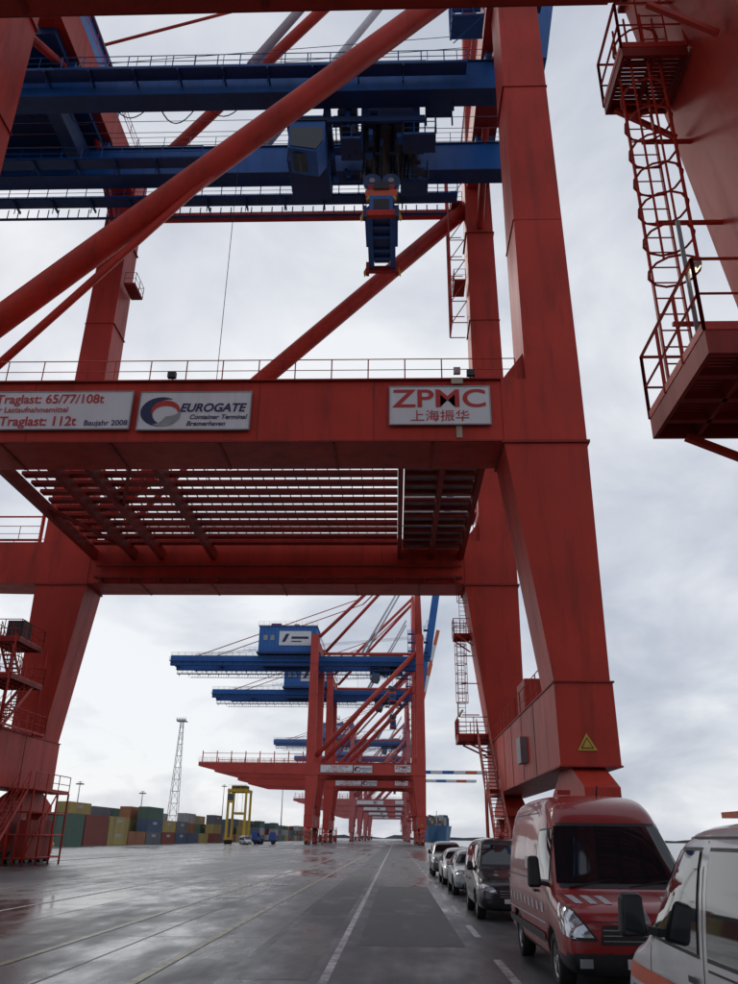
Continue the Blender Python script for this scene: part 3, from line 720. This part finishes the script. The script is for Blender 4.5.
W=1.03
st=[(0,.32,.70,.80,.82,.84,.86,.66),(.06,.24,.82,.92,.95,.95,.95,.76),(.22,.22,.98,1.06,1.09,1.01,1.02,.86),(.6,.22,1.08,1.13,1.17,1.03,1.04,.92),(.88,.22,1.12,1.17,1.21,1.03,1.05,.95),
    (1.0,.22,1.14,1.30,1.34,1.03,1.05,.95),(1.62,.22,1.2,2.06,2.14,1.03,1.05,.86),(1.78,.22,1.25,2.24,2.34,1.03,1.05,.84),(2.15,.22,1.3,2.42,2.52,1.03,1.05,.86),(2.8,.22,1.3,2.46,2.57,1.03,1.05,.88),(4.2,.22,1.3,2.46,2.57,1.03,1.05,.88),(5.4,.24,1.3,2.43,2.55,1.03,1.05,.88),(5.55,.35,1.3,2.3,2.42,.98,1.0,.84)]
def mf(c):
    if c.z<.50 and c.y<.5: return 1
    if c.z<.34: return 1
    return 0
v=Vehicle('red_panel_van',st,(3.22,11.8,0),0,'carred',(.95,4.35),.34,W,mf)
v.patch('F',[(-.97,1.23),(.97,1.23),(.84,2.10),(-.84,2.10)],'black',.006,16,12); v.patch('F',[(-.91,1.29),(.91,1.29),(.785,2.05),(-.785,2.05)],'glass',.014,16,12)
windows_side(v,[[(1.2,1.32),(2.12,1.30),(2.12,1.98),(1.62,2.0)]])
seam_v(v,1.12,.5,1.2); seam_v(v,2.22,.4,2.3); seam_h(v,2.25,5.1,1.28,.02); seam_h(v,2.0,5.4,2.25,.02); seam_v(v,3.4,.4,2.25); seam_v(v,5.2,.4,2.2)
v.both([(1.4,.50),(5.3,.50),(5.3,.62),(1.4,.62)],'black',.02,16,2)
for i in range(9): 
    y=1.5+i*.42; v.both([(y,.88),(y+.18,.88),(y+.24,1.0),(y+.06,1.0)],'tapew',.006,2,2)
v.both([(1.35,.74),(5.2,.74),(5.2,.765),(1.35,.765)],'tapew',.005,14,1)
v.both([(2.5,1.42),(3.3,1.42),(3.3,1.6),(2.5,1.6)],'tapew',.005,4,2)
v.sym('F',[(.60,.66),(.93,.66),(.99,1.07),(.88,1.03)],'black',.010,6,10); v.sym('F',[(.66,.70),(.90,.70),(.965,1.03),(.89,.99)],'lens',.018,6,10)
v.both([(.04,.68),(.3,.74),(.55,1.07),(.18,.98)],'lens',.014,6,6)
v.patch('F',[(-.58,.62),(.58,.62),(.54,.84),(-.54,.84)],'black',.012,8,3)
v.patch('F',[(-.9,.28),(.9,.28),(.92,.52),(-.92,.52)],'black',.016,14,4)
v.patch('F',[(-.27,.36),(.27,.36),(.27,.47),(-.27,.47)],'white',.04,4,2)
for i in range(3): v.patch('F',[(-.54,.66+i*.06),(.54,.66+i*.06),(.54,.67+i*.06),(-.54,.67+i*.06)],'rim',.02,8,1)
for i in (-4,-3,-2,2,3,4):
    x=i*.19; d=.07 if i>0 else -.07
    v.patch('F',[(x-.04,1.07),(x+.06,1.07),(x+.06+d,1.15),(x-.04+d,1.15)],'tapew',.007,3,4)
v.patch('F',[(-.1,.86),(.1,.86),(.06,1.02),(-.06,1.02)],'rim',.014,3,3)
v.patch('F',[(-.86,.875),(.86,.875),(.86,.885),(-.86,.885)],'black',.004,20,1)
v.sym('F',[(.7,.36),(.86,.36),(.86,.46),(.7,.46)],'lens',.024,3,3)
v.mirror(1.15,1.22,.2,.42,out=.17)
v.ex.box(-.5,-.28,2.6,2.72,2.56,2.63,'redtxt'); v.ex.tube((.12,2.5,2.5),(.12,2.4,2.7),.012,'black',5)
v.ex.beam((-.75,.90,1.25),(-.1,1.0,1.34),.025,.02,'black'); v.ex.beam((.1,.90,1.25),(.72,1.0,1.34),.025,.02,'black')
v.ex.box(-1.08,-1.05,2.0,2.2,1.12,1.16,'black')
v.done()

def car(name,loc,rz,body,H=1.5,L=4.5,W=.9,van=False):
    if van:
        st=[(0,.3,.6,.68,.70,.66,.70,.5),(.08,.22,.75,.82,.86,.82,.82,.62),(.4,.2,.92,.98,1.02,.9,.9,.74),(.85,.2,1.0,1.06,1.12,.9,.91,.78),(1.0,.2,1.02,1.18,1.24,.9,.92,.79),(1.7,.2,1.06,H-.16,H-.07,.9,.92,.70),(1.95,.2,1.08,H-.11,H-.01,.9,.92,.72),(3.2,.2,1.08,H-.1,H,.9,.92,.74),(L-.15,.22,1.06,H-.14,H-.04,.9,.92,.74),(L,.3,1.0,H-.25,H-.15,.84,.86,.7)]
        cb,rf=1.0,1.7
    else:
        st=[(0,.3,.52,.60,.62,.60,.66,.45),(.08,.2,.62,.70,.74,.78,.80,.6),(.5,.18,.78,.84,.88,.88,.88,.70),(1.1,.18,.86,.91,.96,.89,.9,.74),(1.3,.18,.88,.99,1.04,.89,.9,.74),(2.05,.18,.9,H-.13,H-.05,.89,.9,.60),(2.4,.18,.92,H-.09,H,.89,.9,.62),(3.3,.18,.92,H-.1,H-.01,.89,.9,.62),(4.0,.2,.92,H-.2,H-.1,.89,.9,.62),(L-.1,.24,.9,1.05,1.12,.86,.87,.66),(L,.32,.85,.95,.98,.8,.82,.62)]
        cb,rf=1.3,2.05
    v=Vehicle(name,st,loc,rz,body,(.85,L-.85),.32,W,lambda c:1 if c.z<.28 else 0)
    z0=1.2 if van else 1.02; z1=H-.17
    v.patch('F',[(-.72,z0),(.72,z0),(.60,z1),(-.60,z1)],'black',.006,12,8); v.patch('F',[(-.68,z0+.04),(.68,z0+.04),(.565,z1-.04),(-.565,z1-.04)],'glass',.014,12,8)
    zb=1.12 if van else .97
    fr=cb+.25
    windows_side(v,[[(fr,zb),(2.35 if van else 2.5,zb),(2.35 if van else 2.5,z1-.03),(rf+.02,z1-.05)],[(2.48 if van else 2.6,zb),(3.3,zb),(3.3,z1-.03),(2.48 if van else 2.6,z1-.03)],[(3.42,zb),(L-.35 if van else 4.0,zb),(L-.42 if van else 3.75,z1-.05),(3.42,z1-.03)]])
    seam_v(v,cb+.02,.35,.9); seam_v(v,2.4 if van else 2.53,.3,zb); seam_v(v,3.36,.3,zb)
    v.sym('F',[(.42,.62),(.76,.68),(.80,.84),(.5,.74)],'lens',.014,6,4)
    v.both([(.08,.66),(.4,.72),(.55,.86),(.2,.80)],'lens',.012,4,4)
    v.patch('F',[(-.36,.5),(.36,.5),(.42,.72),(-.42,.72)],'black',.012,8,4)
    for i in range(3): v.patch('F',[(-.36,.54+i*.06),(.36,.54+i*.06),(.36,.555+i*.06),(-.36,.555+i*.06)],'rim',.02,8,1)
    v.patch('F',[(-.6,.3),(.6,.3),(.55,.4),(-.55,.4)],'black',.012,8,2)
    v.patch('F',[(-.26,.40),(.26,.40),(.26,.5),(-.26,.5)],'white',.025,4,2)
    v.patch('B',[(-.6,z0+.05),(.6,z0+.05),(.55,z1-.05),(-.55,z1-.05)],'glass',.012,8,6)
    v.mirror(cb+.4,zb-.02,.18,.17 if not van else .22,body if not van else 'black',out=.06)
    for y in (2.2,3.1): v.ex.box(-W-.035,-W-.01,y,y+.16,.86,.89,'black'); v.ex.box(W+.01,W+.035,y,y+.16,.86,.89,'black')
    return v
v=car('black_van',(2.95,22.2,0),0,'carblack',H=1.92,L=4.6,van=True); v.ex.tube((0,2.1,1.9),(0,2.1,2.04),.08,'redtxt',10); v.patch('F',[(-.09,.8),(.09,.8),(.09,.96),(-.09,.96)],'rim',.02,3,3); v.done()
car('silver_car',(2.95,31.5,0),0,'carsilver',H=1.5).done()
car('white_car',(2.95,38.5,0),0,'carwhite',H=1.5).done()
car('grey_car',(2.85,47.5,0),0,'cargrey',H=1.75,van=True).done()
car('white_service_van',(-37,219,0),.6,'carwhite',H=2.1,van=True).done()
# white emergency van, facing away, right foreground
st=[(0,.3,.62,.72,.75,.80,.84,.6),(.08,.22,.8,.9,.94,.92,.93,.76),(.35,.2,1.0,1.05,1.08,.94,.95,.84),(.72,.2,1.06,1.10,1.14,.95,.96,.88),(.84,.2,1.08,1.18,1.22,.95,.965,.88),(1.5,.2,1.1,1.84,1.92,.95,.965,.83),(1.75,.2,1.12,1.92,2.0,.95,.965,.84),(3.0,.2,1.12,1.93,2.02,.95,.965,.85),(4.7,.2,1.12,1.91,2.0,.95,.965,.85),(4.85,.3,1.1,1.7,1.8,.9,.92,.8)]
v=Vehicle('white_emergency_van',st,(2.96,8.3,0),math.pi,'carwhite',(.95,3.9),.34,.955,lambda c:1 if c.z<.3 else 0)
v.patch('F',[(-.86,1.2),(.86,1.2),(.76,1.86),(-.76,1.86)],'black',.006,12,8); v.patch('F',[(-.8,1.25),(.8,1.25),(.71,1.82),(-.71,1.82)],'glass',.014,12,8)
windows_side(v,[[(1.08,1.18),(2.12,1.16),(2.12,1.79),(1.5,1.79)],[(2.32,1.16),(3.35,1.16),(3.35,1.79),(2.32,1.79)],[(3.5,1.16),(4.5,1.16),(4.45,1.79),(3.5,1.79)]],.025)
v.both([(1.03,1.14),(1.06,1.14),(1.50,1.83),(1.46,1.83)],'black',.012,2,8)
seam_v(v,1.0,.4,1.1); seam_v(v,2.21,.3,1.86); seam_v(v,3.43,.3,1.86); seam_h(v,2.3,4.7,1.08,.015)
v.both([(.3,.80),(4.7,.80),(4.7,.92),(.3,.92)],'orange',.006,24,2)
for i in range(14): v.both([(.4+i*.3,.58),(.55+i*.3,.58),(.55+i*.3,.76),(.4+i*.3,.76)],'orange' if i%2 else 'bluetape',.007,2,3)
v.mirror(1.12,1.16,.22,.32,out=.15)
v.both([(1.95,.98),(2.12,.98),(2.12,1.02),(1.95,1.02)],'black',.02,2,1)
v.ex.box(-.6,.6,2.0,2.3,2.01,2.05,'orange'); v.both([(1.7,1.87),(4.6,1.87),(4.6,1.885),(1.7,1.885)],'black',.004,12,1)
v.done()

# ---------------------------------------------------------------- sky & sun
w=bpy.data.worlds.new('World'); scene.world=w; w.use_nodes=True; nt=w.node_tree; N=nt.nodes; L=nt.links
bg=N['Background']; 
SE,SA=38,-35
sky=N.new('ShaderNodeTexSky'); sky.sky_type='NISHITA'; sky.sun_disc=False; sky.sun_elevation=math.radians(SE); sky.sun_rotation=math.radians(SA)
tc=N.new('ShaderNodeTexCoord'); sep=N.new('ShaderNodeSeparateXYZ'); L.new(tc.outputs['Generated'],sep.inputs[0])
ab=N.new('ShaderNodeMath'); ab.operation='ABSOLUTE'; L.new(sep.outputs[2],ab.inputs[0])
ad=N.new('ShaderNodeMath'); ad.operation='ADD'; ad.inputs[1].default_value=.38; L.new(ab.outputs[0],ad.inputs[0])
dv=N.new('ShaderNodeVectorMath'); dv.operation='DIVIDE'; L.new(tc.outputs['Generated'],dv.inputs[0])
cb=N.new('ShaderNodeCombineXYZ'); L.new(ad.outputs[0],cb.inputs[0]);L.new(ad.outputs[0],cb.inputs[1]);L.new(ad.outputs[0],cb.inputs[2]); L.new(cb.outputs[0],dv.inputs[1])
def wn(scale,det,dist,rough=.5):
    n=N.new('ShaderNodeTexNoise'); n.inputs['Scale'].default_value=scale; n.inputs['Detail'].default_value=det; n.inputs['Roughness'].default_value=rough; n.inputs['Distortion'].default_value=dist; L.new(dv.outputs[0],n.inputs['Vector']); return n.outputs['Fac']
na=wn(1.4,3,.1); nb=wn(3.4,8,.35,.52)
mxa=N.new('ShaderNodeMath'); mxa.operation='MULTIPLY_ADD'; mxa.inputs[1].default_value=.75; L.new(nb,mxa.inputs[0])
mb_=N.new('ShaderNodeMath'); mb_.operation='MULTIPLY'; mb_.inputs[1].default_value=.65; L.new(na,mb_.inputs[0]); L.new(mb_.outputs[0],mxa.inputs[2])
dt=N.new('ShaderNodeVectorMath'); dt.operation='DOT_PRODUCT'; L.new(tc.outputs['Generated'],dt.inputs[0])
ra,re=math.radians(SA),math.radians(12)
dt.inputs[1].default_value=(math.sin(ra)*math.cos(re),math.cos(ra)*math.cos(re),math.sin(re))
r0=N.new('ShaderNodeMapRange'); r0.inputs[1].default_value=.2; r0.inputs[2].default_value=1; r0.inputs[3].default_value=-.15; r0.inputs[4].default_value=.09; L.new(dt.outputs['Value'],r0.inputs[0])
sm=N.new('ShaderNodeMath'); sm.operation='ADD'; L.new(mxa.outputs[0],sm.inputs[0]); L.new(r0.outputs[0],sm.inputs[1])
cr=N.new('ShaderNodeValToRGB'); L.new(sm.outputs[0],cr.inputs[0]); e=cr.color_ramp.elements
e[0].position=.45; e[0].color=(.42,.46,.55,1); e[1].position=.87; e[1].color=(.90,.92,.95,1)
x=e.new(.61); x.color=(.54,.58,.665,1); x=e.new(.74); x.color=(.70,.73,.795,1)
sc=N.new('ShaderNodeVectorMath'); sc.operation='SCALE'; sc.inputs['Scale'].default_value=.1; L.new(sky.outputs[0],sc.inputs[0])
mxn=N.new('ShaderNodeMix'); mxn.data_type='RGBA'; mxn.inputs[0].default_value=.93; L.new(sc.outputs[0],mxn.inputs[6]); L.new(cr.outputs[0],mxn.inputs[7])
L.new(mxn.outputs[2],bg.inputs[0]); bg.inputs[1].default_value=1.0
sd=bpy.data.lights.new('sun','SUN'); sd.energy=.9; sd.angle=math.radians(18); sd.color=(1,.96,.9); so=bpy.data.objects.new('sun',sd); COL.objects.link(so)
dirv=Vector((math.sin(ra)*math.cos(math.radians(SE)),math.cos(ra)*math.cos(math.radians(SE)),math.sin(math.radians(SE))))
so.rotation_euler=dirv.to_track_quat('Z','Y').to_euler(); so.location=(0,0,100)

# ---------------------------------------------------------------- camera
th,ps,ro=math.radians(23.5),math.radians(2.04),math.radians(.7)
Fv=Vector((-math.sin(ps)*math.cos(th),math.cos(ps)*math.cos(th),math.sin(th))); Rv=Vector((math.cos(ps),math.sin(ps),0)); Uv=Rv.cross(Fv)
R2=Rv*math.cos(ro)+Uv*math.sin(ro); U2=Uv*math.cos(ro)-Rv*math.sin(ro)
cd=bpy.data.cameras.new('camera'); cd.sensor_fit='VERTICAL'; cd.sensor_height=24; cd.lens=24*796/984; cd.clip_end=9000; cd.clip_start=.05
co=bpy.data.objects.new('camera',cd); COL.objects.link(co)
mt=Matrix((R2,U2,-Fv)).transposed().to_4x4(); mt.translation=Vector((0,0,1.85)); co.matrix_world=mt
scene.camera=co
